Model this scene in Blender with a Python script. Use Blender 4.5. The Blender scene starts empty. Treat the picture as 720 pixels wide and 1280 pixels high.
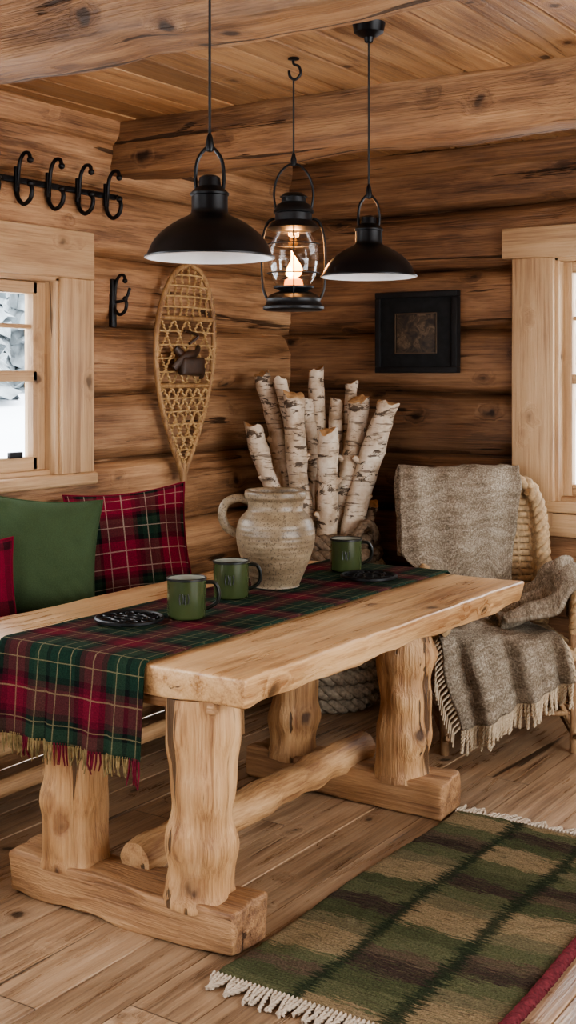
import bpy, bmesh, math, random
from mathutils import Vector, Matrix, noise
random.seed(7)
F=1552.0; H=1.55; HV=470.0; CD=6.6
yaw=math.radians(33.3)
dv=Vector((-math.sin(yaw),math.cos(yaw),0)); rv=Vector((math.cos(yaw),math.sin(yaw),0))
CAM=-CD*dv; CAM.z=H
CEIL=2.647
def WP(lat,dep,h=0):
    p=CAM+dv*dep+rv*lat; p.z=h; return p
def U(u,v,h):
    dep=F*(H-h)/(v-HV); return WP((u-360)*dep/F,dep,h)
def UD(u,v,dep):
    return WP((u-360)*dep/F,dep,H-(v-HV)*dep/F)

# ------------------------------------------------------------ materials
def lk(nt,a,b): nt.links.new(a,b)
def newmat(name):
    m=bpy.data.materials.new(name); m.use_nodes=True
    nt=m.node_tree; b=nt.nodes['Principled BSDF']; return m,nt,b
def node(nt,t,**k):
    n=nt.nodes.new(t)
    for a,v in k.items(): setattr(n,a,v)
    return n
def math_(nt,op,a,b=None,c=None,clamp=False):
    n=nt.nodes.new('ShaderNodeMath'); n.operation=op; n.use_clamp=clamp
    for i,x in enumerate((a,b,c)):
        if x is None: continue
        if isinstance(x,(int,float)): n.inputs[i].default_value=x
        else: lk(nt,x,n.inputs[i])
    return n.outputs[0]
def maprange(nt,x,a,b,c,d,smooth=True):
    n=nt.nodes.new('ShaderNodeMapRange'); n.interpolation_type='SMOOTHSTEP' if smooth else 'LINEAR'
    lk(nt,x,n.inputs[0])
    for i,v in zip((1,2,3,4),(a,b,c,d)): n.inputs[i].default_value=v
    return n.outputs[0]
def ramp(nt,x,stops,interp='LINEAR'):
    n=nt.nodes.new('ShaderNodeValToRGB'); n.color_ramp.interpolation=interp
    e=n.color_ramp.elements
    while len(e)<len(stops): e.new(0.5)
    for i,(p,c) in enumerate(stops): e[i].position=p
    for i,(p,c) in enumerate(stops): e[i].color=(c[0],c[1],c[2],1)
    lk(nt,x,n.inputs[0]); return n.outputs[0]
def mix(nt,fac,a,b,mode='MIX'):
    n=nt.nodes.new('ShaderNodeMix'); n.data_type='RGBA'; n.blend_type=mode
    for sock,x in ((n.inputs[0],fac),(n.inputs[6],a),(n.inputs[7],b)):
        if isinstance(x,(int,float)): sock.default_value=x
        elif isinstance(x,tuple): sock.default_value=(x[0],x[1],x[2],1)
        else: lk(nt,x,sock)
    return n.outputs[2]
def mapping(nt,vec,sc,loc=(0,0,0)):
    n=nt.nodes.new('ShaderNodeMapping'); n.inputs['Scale'].default_value=sc; n.inputs['Location'].default_value=loc
    lk(nt,vec,n.inputs[0]); return n.outputs[0]
def noise_(nt,vec,scale,detail=4,rough=.55,dist=0):
    n=node(nt,'ShaderNodeTexNoise'); n.inputs['Scale'].default_value=scale; n.inputs['Detail'].default_value=detail
    n.inputs['Roughness'].default_value=rough; n.inputs['Distortion'].default_value=dist
    lk(nt,vec,n.inputs['Vector']); return n.outputs[0]
def bump(nt,b,h,strength=.3,dist=.01):
    n=nt.nodes.new('ShaderNodeBump'); n.inputs['Strength'].default_value=strength; n.inputs['Distance'].default_value=dist
    lk(nt,h,n.inputs['Height']); lk(nt,n.outputs[0],b.inputs['Normal'])

def wood(name,dark,mid,light,axis='Y',scale=1.0,plank=None,rough=.5,crack=0.0,var=.35,knot=1.0,bmp=.5,joint=None,ringf=26,stain=0.0,kr=1.0,kd=5.0,sat=.93):
    m,nt,b=newmat(name)
    vec=nt.nodes.new('ShaderNodeTexCoord').outputs['Object']
    rnd=None
    if plank:
        ax,w,off=plank
        sep=nt.nodes.new('ShaderNodeSeparateXYZ'); lk(nt,vec,sep.inputs[0])
        idx=math_(nt,'FLOOR',math_(nt,'DIVIDE',math_(nt,'SUBTRACT',sep.outputs[ax],off),w))
        if joint:
            wn0=nt.nodes.new('ShaderNodeTexWhiteNoise'); wn0.noise_dimensions='1D'; lk(nt,idx,wn0.inputs['W'])
            jj=math_(nt,'ADD',math_(nt,'DIVIDE',sep.outputs[axis],joint),wn0.outputs[0])
            jf=math_(nt,'FRACT',jj)
            idx=math_(nt,'ADD',idx,math_(nt,'MULTIPLY',math_(nt,'FLOOR',jj),17.3))
        wn=nt.nodes.new('ShaderNodeTexWhiteNoise'); wn.noise_dimensions='1D'; lk(nt,idx,wn.inputs['W']); rnd=wn.outputs[0]
        va=nt.nodes.new('ShaderNodeVectorMath'); va.operation='ADD'; lk(nt,vec,va.inputs[0])
        cb=nt.nodes.new('ShaderNodeCombineXYZ'); r37=math_(nt,'MULTIPLY',rnd,37.0)
        for i in range(3): lk(nt,r37,cb.inputs[i])
        lk(nt,cb.outputs[0],va.inputs[1]); vec=va.outputs[0]
    def sc(al,ac):
        return tuple((al if c==axis else ac)*scale for c in 'XYZ')
    vj=nt.nodes.new('ShaderNodeVectorMath'); vj.operation='ADD'; lk(nt,mapping(nt,vec,sc(.7,1.0)),vj.inputs[0])
    nj=node(nt,'ShaderNodeTexNoise'); nj.inputs['Scale'].default_value=14; nj.inputs['Detail'].default_value=2; lk(nt,vec,nj.inputs['Vector'])
    vs=nt.nodes.new('ShaderNodeVectorMath'); vs.operation='SCALE'; vs.inputs['Scale'].default_value=.05; lk(nt,nj.outputs[1],vs.inputs[0]); lk(nt,vs.outputs[0],vj.inputs[1])
    vor=node(nt,'ShaderNodeTexVoronoi'); vor.inputs['Scale'].default_value=kd
    lk(nt,vj.outputs[0],vor.inputs['Vector']); dist=vor.outputs['Distance']
    near=maprange(nt,dist,.05,.3,1,0)
    warp=math_(nt,'MULTIPLY',near,.05)
    cbw=nt.nodes.new('ShaderNodeCombineXYZ')
    for i in range(3): lk(nt,warp,cbw.inputs[i])
    va2=nt.nodes.new('ShaderNodeVectorMath'); va2.operation='ADD'; lk(nt,mapping(nt,vec,sc(.07,1)),va2.inputs[0]); lk(nt,cbw.outputs[0],va2.inputs[1])
    wv=va2.outputs[0]
    n1=maprange(nt,noise_(nt,wv,24,7,.66,.2),.32,.68,0,1,False)
    n2=maprange(nt,noise_(nt,mapping(nt,vec,sc(.02,1)),120,3,.65),.32,.68,0,1,False)
    n3=maprange(nt,noise_(nt,mapping(nt,vec,sc(.45,1)),3.2,4),.34,.66,0,1,False)
    rg=noise_(nt,wv,5,2,.5,.1)
    ring=math_(nt,'ADD',math_(nt,'MULTIPLY',math_(nt,'SINE',math_(nt,'MULTIPLY',rg,ringf*1.6)),.5),.5)
    fac=math_(nt,'ADD',math_(nt,'ADD',math_(nt,'MULTIPLY',n1,.32),math_(nt,'MULTIPLY',n2,.26)),math_(nt,'ADD',math_(nt,'MULTIPLY',n3,.28),math_(nt,'MULTIPLY',ring,.14)))
    col=ramp(nt,fac,[(.22,dark),(.5,mid),(.78,light)])
    if stain:
        st=maprange(nt,noise_(nt,mapping(nt,vec,sc(.3,1.3)),2.6,5,.65,.3),.52,.69,0,stain)
        col=mix(nt,st,col,tuple(x*.6 for x in dark))
    halo=maprange(nt,dist,.07*kr,.22*kr,knot*.5,0)
    col=mix(nt,halo,col,dark)
    kn=maprange(nt,dist,.05*kr,.11*kr,knot*.92,0)
    col=mix(nt,kn,col,tuple(x*.28 for x in dark))
    height=fac
    if crack:
        cn=noise_(nt,mapping(nt,vec,sc(.08,1.8)),8,4,.6,.6)
        lo=.70-crack*.09
        cr=maprange(nt,cn,lo,lo+.03,0,1)
        col=mix(nt,math_(nt,'MULTIPLY',cr,.85),col,tuple(x*.22 for x in dark))
        height=math_(nt,'SUBTRACT',fac,math_(nt,'MULTIPLY',cr,.9))
    hsv=nt.nodes.new('ShaderNodeHueSaturation'); lk(nt,col,hsv.inputs['Color']); hsv.inputs['Saturation'].default_value=sat
    if rnd is not None: lk(nt,math_(nt,'ADD',math_(nt,'MULTIPLY',rnd,var),1-var*.5),hsv.inputs['Value'])
    col=hsv.outputs[0]
    if joint:
        e=maprange(nt,math_(nt,'ABSOLUTE',math_(nt,'SUBTRACT',jf,.5)),.4985,.4995,0,1)
        col=mix(nt,math_(nt,'MULTIPLY',e,.8),col,(.02,.01,.005))
    lk(nt,col,b.inputs['Base Color'])
    lk(nt,math_(nt,'ADD',math_(nt,'MULTIPLY',n1,.25),rough-.12),b.inputs['Roughness'])
    bump(nt,b,height,bmp,.010)
    return m
def plain(name,col,rough=.5,metal=0,nz=0,nscale=20,bmp=0,spec=.5):
    m,nt,b=newmat(name)
    vec=nt.nodes.new('ShaderNodeTexCoord').outputs['Object']
    n=noise_(nt,vec,nscale,4)
    c=ramp(nt,n,[(.3,tuple(x*(1-nz) for x in col)),(.7,tuple(min(1,x*(1+nz)) for x in col))])
    lk(nt,c,b.inputs['Base Color']); b.inputs['Roughness'].default_value=rough; b.inputs['Metallic'].default_value=metal
    b.inputs['Specular IOR Level'].default_value=spec
    if bmp: bump(nt,b,n,bmp,.005)
    return m
def stripes(nt,coord,period,stops):
    f=math_(nt,'FRACT',math_(nt,'DIVIDE',coord,period))
    return ramp(nt,f,stops,'CONSTANT')
def plaid(name,period,warp,weft,lines,linecol,weave=500,rough=.95,lw=.018,lo=.5):
    m,nt,b=newmat(name)
    uv=nt.nodes.new('ShaderNodeTexCoord').outputs['UV']
    sep=nt.nodes.new('ShaderNodeSeparateXYZ'); lk(nt,uv,sep.inputs[0])
    u,v=sep.outputs[0],sep.outputs[1]
    a=stripes(nt,u,period,warp); c=stripes(nt,v,period,weft)
    tw=math_(nt,'FRACT',math_(nt,'MULTIPLY',math_(nt,'ADD',u,v),weave*.5))
    twm=maprange(nt,tw,.2,.8,.35,.65)
    col=mix(nt,twm,a,c)
    blk=[(0,(0,0,0))]
    for s in lines: blk+= [(s,(1,1,1)),(s+lw,(0,0,0))]
    l1=stripes(nt,u,period,blk); l2=stripes(nt,v,period,blk)
    mk=math_(nt,'MAXIMUM',l1,l2)
    col=mix(nt,math_(nt,'MULTIPLY',mk,lo),col,linecol)
    fn=noise_(nt,uv,220,3,.7)
    col=mix(nt,.7,col,ramp(nt,fn,[(.3,(.35,.35,.35)),(.7,(1.1,1.1,1.1))]),'MULTIPLY')
    lk(nt,col,b.inputs['Base Color']); b.inputs['Roughness'].default_value=rough
    b.inputs['Specular IOR Level'].default_value=.08
    wv=math_(nt,'MULTIPLY',math_(nt,'SINE',math_(nt,'MULTIPLY',u,1400)),math_(nt,'SINE',math_(nt,'MULTIPLY',v,1400)))
    bump(nt,b,math_(nt,'ADD',fn,math_(nt,'MULTIPLY',wv,.4)),.35,.003)
    return m

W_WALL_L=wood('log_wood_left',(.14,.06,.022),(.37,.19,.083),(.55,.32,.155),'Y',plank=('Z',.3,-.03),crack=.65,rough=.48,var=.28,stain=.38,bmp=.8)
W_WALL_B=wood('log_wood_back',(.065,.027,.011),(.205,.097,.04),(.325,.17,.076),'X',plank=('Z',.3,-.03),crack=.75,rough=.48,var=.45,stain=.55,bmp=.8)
W_CEIL=wood('ceiling_wood',(.2,.09,.033),(.38,.20,.08),(.5,.285,.125),'Y',plank=('X',.17,0),crack=.25,rough=.5,var=.35)
W_FLOOR=wood('floor_wood',(.165,.092,.048),(.36,.23,.13),(.49,.335,.205),'Y',plank=('X',.18,0),crack=.45,rough=.34,var=.35,joint=2.1,bmp=.3)
W_BEAM=wood('beam_wood',(.11,.048,.018),(.30,.152,.063),(.45,.255,.115),'X',crack=1.0,rough=.6,stain=.55,bmp=.9,kr=1.3)
W_TAB=wood('pine_table',(.31,.145,.052),(.585,.345,.15),(.71,.47,.235),'Y',crack=.35,rough=.34,bmp=.3,stain=.15,kr=1.2)
W_STR=wood('pine_stretcher',(.25,.11,.04),(.5,.285,.12),(.64,.40,.195),'Y',crack=.75,rough=.5,scale=1.2,stain=.3,kr=1.3)
W_LEG=wood('pine_leg',(.24,.10,.035),(.51,.28,.112),(.65,.40,.19),'Z',crack=.95,rough=.5,scale=1.2,stain=.35,bmp=.8,kr=1.7,kd=6)
W_FOOT=wood('pine_foot',(.16,.068,.026),(.39,.205,.085),(.54,.315,.145),'X',crack=.8,rough=.55,stain=.4,bmp=.8,kr=1.3)
CC_=((.34,.19,.09),(.53,.335,.17),(.62,.42,.23))
W_CAS=wood('casing_wood',*CC_,'Z',rough=.55,crack=.25,knot=.9,kr=1.2)
W_CASH=wood('casing_wood_h',*CC_,'Y',rough=.55,crack=.25,knot=.9,kr=1.2)
W_CASX=wood('casing_wood_x',*CC_,'X',rough=.55,crack=.25,knot=.9,kr=1.2)
W_BEN=wood('bench_wood',(.22,.10,.04),(.44,.25,.11),(.56,.34,.16),'Y',rough=.5,crack=.5)
IRON=plain('black_iron',(.009,.009,.010),.42,.3,.3,40,.15,.45)
ENAMEL_BLK=plain('black_enamel',(.003,.003,.004),.38,0,.2,10,0,.3)
ENAMEL_WHT=plain('white_enamel',(.82,.82,.82),.35,0,.03)
CORD=plain('cord_black',(.01,.01,.01),.7)
GREENMUG=plain('green_enamel',(.048,.064,.024),.25,0,.2,8,0)
MUGDARK=plain('dark_rim',(.012,.014,.012),.35)
MUGIN=plain('mug_inside',(.3,.3,.25),.35,0,.1)
RATTAN=wood('rattan',(.14,.065,.025),(.33,.185,.08),(.45,.28,.13),'Z',scale=3,rough=.5,knot=.2)
WICK=plain('wicker_braid',(.46,.32,.18),.65,0,.35,60,.4)
ROPE_D=plain('rope_dark',(.17,.12,.08),.9,0,.45,70,.6,.2)
ROPE_G=plain('rope_grey',(.33,.27,.2),.9,0,.4,60,.6,.2)
CREAM=plain('fringe_cream',(.5,.42,.33),.9,0,.2,80,.2,.2)
FR_THROW=plain('fringe_throw',(.56,.46,.33),.9,0,.2,80,.2,.2)
FR_RUN=plain('fringe_runner',(.23,.17,.08),.9,0,.5,60,.2,.2)
FR_RED=plain('fringe_red',(.13,.012,.026),.9,0,.3,60,.2,.2)
GPIL=plain('green_cotton',(.055,.085,.042),.95,0,.18,300,.3,.1)
LEATHER=plain('leather_brown',(.05,.025,.013),.5,0,.3,30,.3)
SNOWF=wood('snowshoe_frame',(.18,.08,.026),(.37,.20,.07),(.48,.29,.115),'Z',scale=3,rough=.45,knot=.2)
RAWH=plain('rawhide',(.48,.315,.145),.6,0,.25,40,.2)
SNOW=plain('snow',(.85,.88,.92),.8,0,.03,3)
TREE=plain('snowy_pine',(.30,.33,.34),.9,0,.7,2.0,.3)
CUSH=plain('seat_cushion_cloth',(.10,.03,.03),.95,0,.2,200,.3,.1)

def birch():
    m,nt,b=newmat('birch_bark'); vec=nt.nodes.new('ShaderNodeTexCoord').outputs['Object']
    base=ramp(nt,noise_(nt,vec,11,5,.65),[(.33,(.38,.275,.18)),(.5,(.59,.48,.36)),(.68,(.73,.65,.54))])
    l=noise_(nt,mapping(nt,vec,(6,6,46)),1.6,3,.6,.3); lm=maprange(nt,l,.58,.63,0,1)
    p=noise_(nt,mapping(nt,vec,(7,7,15)),1.4,5,.7,.5,); pm=maprange(nt,p,.56,.605,0,1)
    col=mix(nt,math_(nt,'MULTIPLY',lm,.7),base,(.09,.055,.035)); col=mix(nt,math_(nt,'MULTIPLY',pm,.9),col,(.055,.032,.018))
    lk(nt,col,b.inputs['Base Color']); b.inputs['Roughness'].default_value=.75; bump(nt,b,math_(nt,'SUBTRACT',p,lm),.6,.008); return m
BIRCH=birch()
BEND=plain('birch_end',(.5,.31,.15),.8,0,.3,50,.3)
def stone():
    m,nt,b=newmat('stoneware'); vec=nt.nodes.new('ShaderNodeTexCoord').outputs['Object']
    a=noise_(nt,mapping(nt,vec,(2,2,7)),3,5,.6); s=noise_(nt,vec,150,2); s2=noise_(nt,vec,28,5,.7)
    col=ramp(nt,a,[(.3,(.15,.105,.06)),(.5,(.255,.19,.12)),(.72,(.36,.285,.19))])
    col=mix(nt,.5,col,ramp(nt,s2,[(.35,(.65,.62,.58)),(.65,(1.15,1.15,1.15))]),'MULTIPLY')
    col=mix(nt,maprange(nt,s,.56,.64,0,.7),col,(.06,.04,.025))
    lk(nt,col,b.inputs['Base Color']); b.inputs['Roughness'].default_value=.38
    sep=nt.nodes.new('ShaderNodeSeparateXYZ'); lk(nt,vec,sep.inputs[0])
    rg=math_(nt,'SINE',math_(nt,'MULTIPLY',sep.outputs[2],330))
    bump(nt,b,math_(nt,'ADD',math_(nt,'MULTIPLY',rg,.35),s2),.3,.003); return m
STONE=stone()
def tweed():
    m,nt,b=newmat('wool_throw'); uv=nt.nodes.new('ShaderNodeTexCoord').outputs['UV']
    a=noise_(nt,uv,130,4,.8); c=noise_(nt,mapping(nt,uv,(1,7,1)),5,3); d=noise_(nt,uv,38,3,.6)
    col=ramp(nt,a,[(.34,(.155,.128,.098)),(.5,(.32,.272,.212)),(.66,(.56,.50,.415))])
    col=mix(nt,.65,col,ramp(nt,c,[(.35,(.6,.55,.49)),(.65,(1.1,1.1,1.1))]),'MULTIPLY')
    col=mix(nt,.4,col,ramp(nt,d,[(.35,(.6,.57,.53)),(.65,(1.15,1.15,1.15))]),'MULTIPLY')
    lk(nt,col,b.inputs['Base Color']); b.inputs['Roughness'].default_value=1
    b.inputs['Specular IOR Level'].default_value=.05
    bump(nt,b,math_(nt,'ADD',noise_(nt,uv,90,4,.7),math_(nt,'MULTIPLY',d,1.4)),.6,.008); return m
TWEED=tweed()
G=(.016,.04,.026);G2=(.03,.056,.034);R=(.155,.014,.03);R2=(.08,.008,.018);K=(.009,.011,.011);Y=(.36,.3,.16)
RP=(.21,.016,.038)
RUNNER=plaid('runner_plaid',.30,[(0,G),(.22,K),(.27,G2),(.42,G),(.50,R2),(.56,R),(.78,R2),(.84,K),(.9,G)],[(0,G),(.18,G2),(.34,K),(.42,R2),(.48,R),(.7,R2),(.76,K),(.82,G)],[.11,.37,.66,.95],Y,lw=.012,lo=.40)
PPIL=plaid('pillow_plaid',.2,[(0,RP),(.3,R2),(.36,K),(.44,G),(.62,G2),(.7,K),(.76,RP)],[(0,RP),(.3,K),(.38,G),(.6,G2),(.68,K),(.74,R2),(.8,RP)],[.14,.52,.88],(.55,.47,.38),lw=.018,lo=.5)
RPIL=plaid('pillow_red',.2,[(0,RP),(.8,R2)],[(0,RP),(.8,K)],[.5],RP)
def rugmat():
    m,nt,b=newmat('rug_wool'); uv=nt.nodes.new('ShaderNodeTexCoord').outputs['UV']
    sep=nt.nodes.new('ShaderNodeSeparateXYZ'); lk(nt,uv,sep.inputs[0]); u,v=sep.outputs[0],sep.outputs[1]
    row=noise_(nt,mapping(nt,uv,(5,70,1)),1.5,4,.75)
    big=noise_(nt,mapping(nt,uv,(3,4,1)),2,2)
    vv=math_(nt,'ADD',math_(nt,'ADD',v,math_(nt,'MULTIPLY',math_(nt,'SUBTRACT',row,.5),.17)),math_(nt,'MULTIPLY',big,.08))
    g1=(.115,.13,.066);g2=(.175,.18,.095);dk=(.085,.055,.048);tn=(.46,.335,.20);ol=(.28,.235,.14);dg=(.032,.05,.027);br=(.18,.125,.09)
    P=1.44
    bands=ramp(nt,math_(nt,'FRACT',math_(nt,'DIVIDE',vv,P)),[(0,g2),(.05,g1),(.10,br),(.14,g2),(.18,tn),(.29,ol),(.34,g1),(.40,dk),(.46,g2),(.52,g1),(.57,tn),(.67,ol),(.72,g2),(.78,dk),(.83,br),(.86,g2),(.92,tn)],'CONSTANT')
    bands2=ramp(nt,math_(nt,'FRACT',math_(nt,'DIVIDE',vv,P)),[(0,tn),(.06,g2),(.12,g1),(.18,dk),(.24,br),(.28,g2),(.33,g1),(.39,tn),(.49,ol),(.54,g2),(.6,dk),(.66,g1),(.71,g2),(.76,tn),(.85,g1),(.91,dk),(.95,g2)],'CONSTANT')
    bands3=ramp(nt,math_(nt,'FRACT',math_(nt,'DIVIDE',vv,P)),[(0,g1),(.05,tn),(.15,ol),(.20,g2),(.26,dk),(.32,br),(.35,g2),(.41,ol),(.46,tn),(.56,g1),(.61,br),(.66,dk),(.71,g2),(.76,ol),(.80,g1),(.85,tn),(.94,g2)],'CONSTANT')
    en=math_(nt,'MULTIPLY',math_(nt,'SUBTRACT',noise_(nt,mapping(nt,uv,(8,75,1)),1.5,4,.75),.5),.18)
    ue=math_(nt,'ADD',u,en)
    col=mix(nt,maprange(nt,ue,.24,.25,0,1),bands,bands2)
    col=mix(nt,maprange(nt,ue,.50,.51,0,1),col,bands3)
    sp=noise_(nt,mapping(nt,uv,(9,190,1)),1.6,3,.7)
    col=mix(nt,maprange(nt,sp,.50,.60,0,.5),col,g1)
    sp2=noise_(nt,mapping(nt,uv,(7,210,1),(3,3,3)),1.6,3,.7)
    col=mix(nt,maprange(nt,sp2,.53,.64,0,.4),col,ol)
    sp3=noise_(nt,mapping(nt,uv,(8,200,1),(9,3,7)),1.6,3,.7)
    col=mix(nt,maprange(nt,sp3,.56,.66,0,.6),col,dk)
    for c,w in ((.245,.018),(.505,.022)):
        mk=maprange(nt,math_(nt,'ABSOLUTE',math_(nt,'SUBTRACT',ue,c)),w*.5,w*1.5,.88,0)
        col=mix(nt,mk,col,dg)
    f=noise_(nt,uv,150,3,.8); col=mix(nt,.85,col,ramp(nt,f,[(.3,(.38,.38,.38)),(.65,(1.35,1.35,1.3))]),'MULTIPLY')
    lk(nt,col,b.inputs['Base Color']); b.inputs['Roughness'].default_value=1; b.inputs['Specular IOR Level'].default_value=.08
    bump(nt,b,math_(nt,'ADD',f,math_(nt,'MULTIPLY',sp,1.2)),1.0,.015); return m
RUG=rugmat()
def printmat():
    m,nt,b=newmat('art_print'); vec=nt.nodes.new('ShaderNodeTexCoord').outputs['Object']
    a=noise_(nt,vec,16,5,.7,.8); lk(nt,ramp(nt,a,[(.4,(.018,.014,.011)),(.52,(.06,.04,.025)),(.6,(.14,.1,.06)),(.66,(.04,.03,.02))]),b.inputs['Base Color']); b.inputs['Roughness'].default_value=.6; return m
PRINT=printmat()
def glassmat(name,tint=(1,1,1),g=.12):
    m=bpy.data.materials.new(name); m.use_nodes=True; nt=m.node_tree; nt.nodes.clear()
    o=nt.nodes.new('ShaderNodeOutputMaterial'); t=nt.nodes.new('ShaderNodeBsdfTransparent'); t.inputs[0].default_value=(*tint,1)
    gl=nt.nodes.new('ShaderNodeBsdfGlossy'); gl.inputs['Roughness'].default_value=.04
    lw=nt.nodes.new('ShaderNodeLayerWeight'); lw.inputs[0].default_value=g
    mx=nt.nodes.new('ShaderNodeMixShader'); lk(nt,lw.outputs['Facing'] if g>.05 else lw.outputs['Fresnel'],mx.inputs[0]); lk(nt,t.outputs[0],mx.inputs[1]); lk(nt,gl.outputs[0],mx.inputs[2]); lk(nt,mx.outputs[0],o.inputs[0]); return m
GLASS=glassmat('window_glass',(1,1,1),.05); LGLASS=glassmat('lantern_glass',(.97,.95,.93),.22)
def emis(name,c,s):
    m,nt,b=newmat(name); b.inputs['Emission Color'].default_value=(*c,1); b.inputs['Emission Strength'].default_value=s; b.inputs['Base Color'].default_value=(*c,1); return m
FLAME=emis('flame',(1,.40,.09),14); FLAMEC=emis('flame_core',(1,.7,.35),22)
WAX=emis('glowing_wick_holder',(.9,.33,.08),2.5)

# ------------------------------------------------------------ mesh builder
def cat(pts,n=6,closed=False):
    P=[Vector(p) for p in pts]; out=[]; L=len(P)
    rng=range(L) if closed else range(L-1)
    for i in rng:
        if closed: a,b,c,d=P[(i-1)%L],P[i],P[(i+1)%L],P[(i+2)%L]
        else: a=P[max(i-1,0)];b=P[i];c=P[i+1];d=P[min(i+2,L-1)]
        for k in range(n):
            t=k/n
            out.append(.5*((2*b)+(c-a)*t+(2*a-5*b+4*c-d)*t*t+(3*b-a-3*c+d)*t**3))
    if not closed: out.append(P[-1].copy())
    return out
def frames(pts,closed=False):
    n=len(pts); T=[]
    for i in range(n):
        if closed: t=pts[(i+1)%n]-pts[i-1]
        else: t=pts[min(i+1,n-1)]-pts[max(i-1,0)]
        T.append(t.normalized() if t.length>1e-9 else Vector((0,0,1)))
    up=Vector((0,0,1)) if abs(T[0].z)<.9 else Vector((1,0,0))
    a=(up-T[0]*up.dot(T[0])).normalized(); out=[]
    for i in range(n):
        a=(a-T[i]*a.dot(T[i])).normalized(); out.append((T[i],a.copy(),T[i].cross(a)))
    return out
class MB:
    def __init__(s): s.v=[];s.f=[];s.m=[];s.uv=[];s.has=False
    def add(s,v,f,mat=0,uv=None):
        o=len(s.v); s.v+= [tuple(p) for p in v]
        s.f+= [tuple(i+o for i in q) for q in f]; s.m+= [mat]*len(f)
        if uv: s.has=True; s.uv+= uv
        else: s.uv+= [(0,0)]*len(v)
    def tube(s,pts,r,seg=8,mat=0,caps=True,closed=False,nz=0,nf=6,capmat=None,flat=1.0,facet=0):
        pts=[Vector(p) for p in pts]; n=len(pts); fr=frames(pts,closed)
        if isinstance(r,(int,float)): r=[r]*n
        v=[]
        for i in range(n):
            T,a,b=fr[i]
            for k in range(seg):
                th=2*math.pi*k/seg; dd=a*math.cos(th)+b*math.sin(th)*flat
                rr=r[i]
                if nz: rr*=1+nz*noise.noise((pts[i]+dd*r[i])*nf)
                if facet: rr*=1+facet*abs(math.sin(th*3.5+1.5*noise.noise(pts[i]*4)))
                v.append(pts[i]+dd*rr)
        f=[]
        for i in range(n if closed else n-1):
            j=(i+1)%n
            for k in range(seg):
                k2=(k+1)%seg; f.append((i*seg+k,i*seg+k2,j*seg+k2,j*seg+k))
        s.add(v,f,mat)
        if caps and not closed:
            o=len(s.v)-len(v)
            for base,pt,q in ((0,pts[0],-1),((n-1)*seg,pts[-1],1)):
                c=len(s.v); s.v.append(tuple(pt+fr[0 if base==0 else -1][0]*q*(r[0 if base==0 else -1]*.06))); s.uv.append((0,0))
                for k in range(seg):
                    s.f.append((o+base+k,o+base+(k+1)%seg,c)); s.m.append(mat if capmat is None else capmat)
    def rope(s,pts,R,strands=3,pitch=.08,seg=6,mat=0,closed=False,step=None):
        pts=[Vector(p) for p in pts]
        if closed: pts=pts+[pts[0]]
        L=[0]
        for i in range(1,len(pts)): L.append(L[-1]+(pts[i]-pts[i-1]).length)
        tot=L[-1]; step=step or pitch/7; n=max(6,int(tot/step)); q=[];j=0
        for i in range(n if closed else n+1):
            d=tot*i/n
            while j<len(L)-2 and L[j+1]<d: j+=1
            q.append(pts[j].lerp(pts[j+1],(d-L[j])/max(1e-9,L[j+1]-L[j])))
        fr=frames(q,closed); turns=round(tot/pitch) if closed else tot/pitch
        for k in range(strands):
            P=[]
            for i in range(len(q)):
                th=2*math.pi*(k/strands+turns*i/n); P.append(q[i]+(fr[i][1]*math.cos(th)+fr[i][2]*math.sin(th))*R*.48)
            s.tube(P,R*.56,seg,mat,True,closed)
    def lathe(s,prof,c,seg=40,mat=0,nz=0):
        c=Vector(c); v=[];n=len(prof)
        for (r,z) in prof:
            for k in range(seg):
                th=2*math.pi*k/seg; v.append(c+Vector((r*math.cos(th),r*math.sin(th),z)))
        f=[(i*seg+k,i*seg+(k+1)%seg,(i+1)*seg+(k+1)%seg,(i+1)*seg+k) for i in range(n-1) for k in range(seg)]
        s.add(v,f,mat)
    def rbox(s,a,b,r=.005,step=.5,nz=0,nf=3,mat=0,M=None):
        a=Vector(a);b=Vector(b); c=(a+b)/2; h=(b-a)/2; r=min(r,min(h)*.99)
        ax=[]
        for i in range(3):
            L=2*h[i]-2*r; n=max(1,int(round(L/step)))
            x=[-h[i],-h[i]+r*.12,-h[i]+r*.45]+[-h[i]+r+L*k/n for k in range(n+1)]+[h[i]-r*.45,h[i]-r*.12,h[i]]
            ax.append(x)
        idx={};v=[];f=[]
        nn=[len(x) for x in ax]
        def vid(i,j,k):
            key=(i,j,k)
            if key not in idx:
                p=Vector((ax[0][i],ax[1][j],ax[2][k])); q=Vector([max(-(h[t]-r),min(h[t]-r,p[t])) for t in range(3)])
                d=p-q
                if d.length>1e-9: p=q+d.normalized()*r
                p=p+c
                if nz: p=p+noise.noise_vector(p*nf)*nz+noise.noise_vector(p*nf*3.1)*nz*.35
                if M: p=M@p
                idx[key]=len(v); v.append(p)
            return idx[key]
        for (A,B,C) in ((0,1,2),(1,2,0),(2,0,1)):
            for e in (0,nn[C]-1):
                for i in range(nn[A]-1):
                    for j in range(nn[B]-1):
                        q=[]
                        for (di,dj) in ((0,0),(1,0),(1,1),(0,1)):
                            t=[0,0,0]; t[A]=i+di;t[B]=j+dj;t[C]=e; q.append(vid(*t))
                        f.append(tuple(q))
        s.add(v,f,mat)
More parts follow.
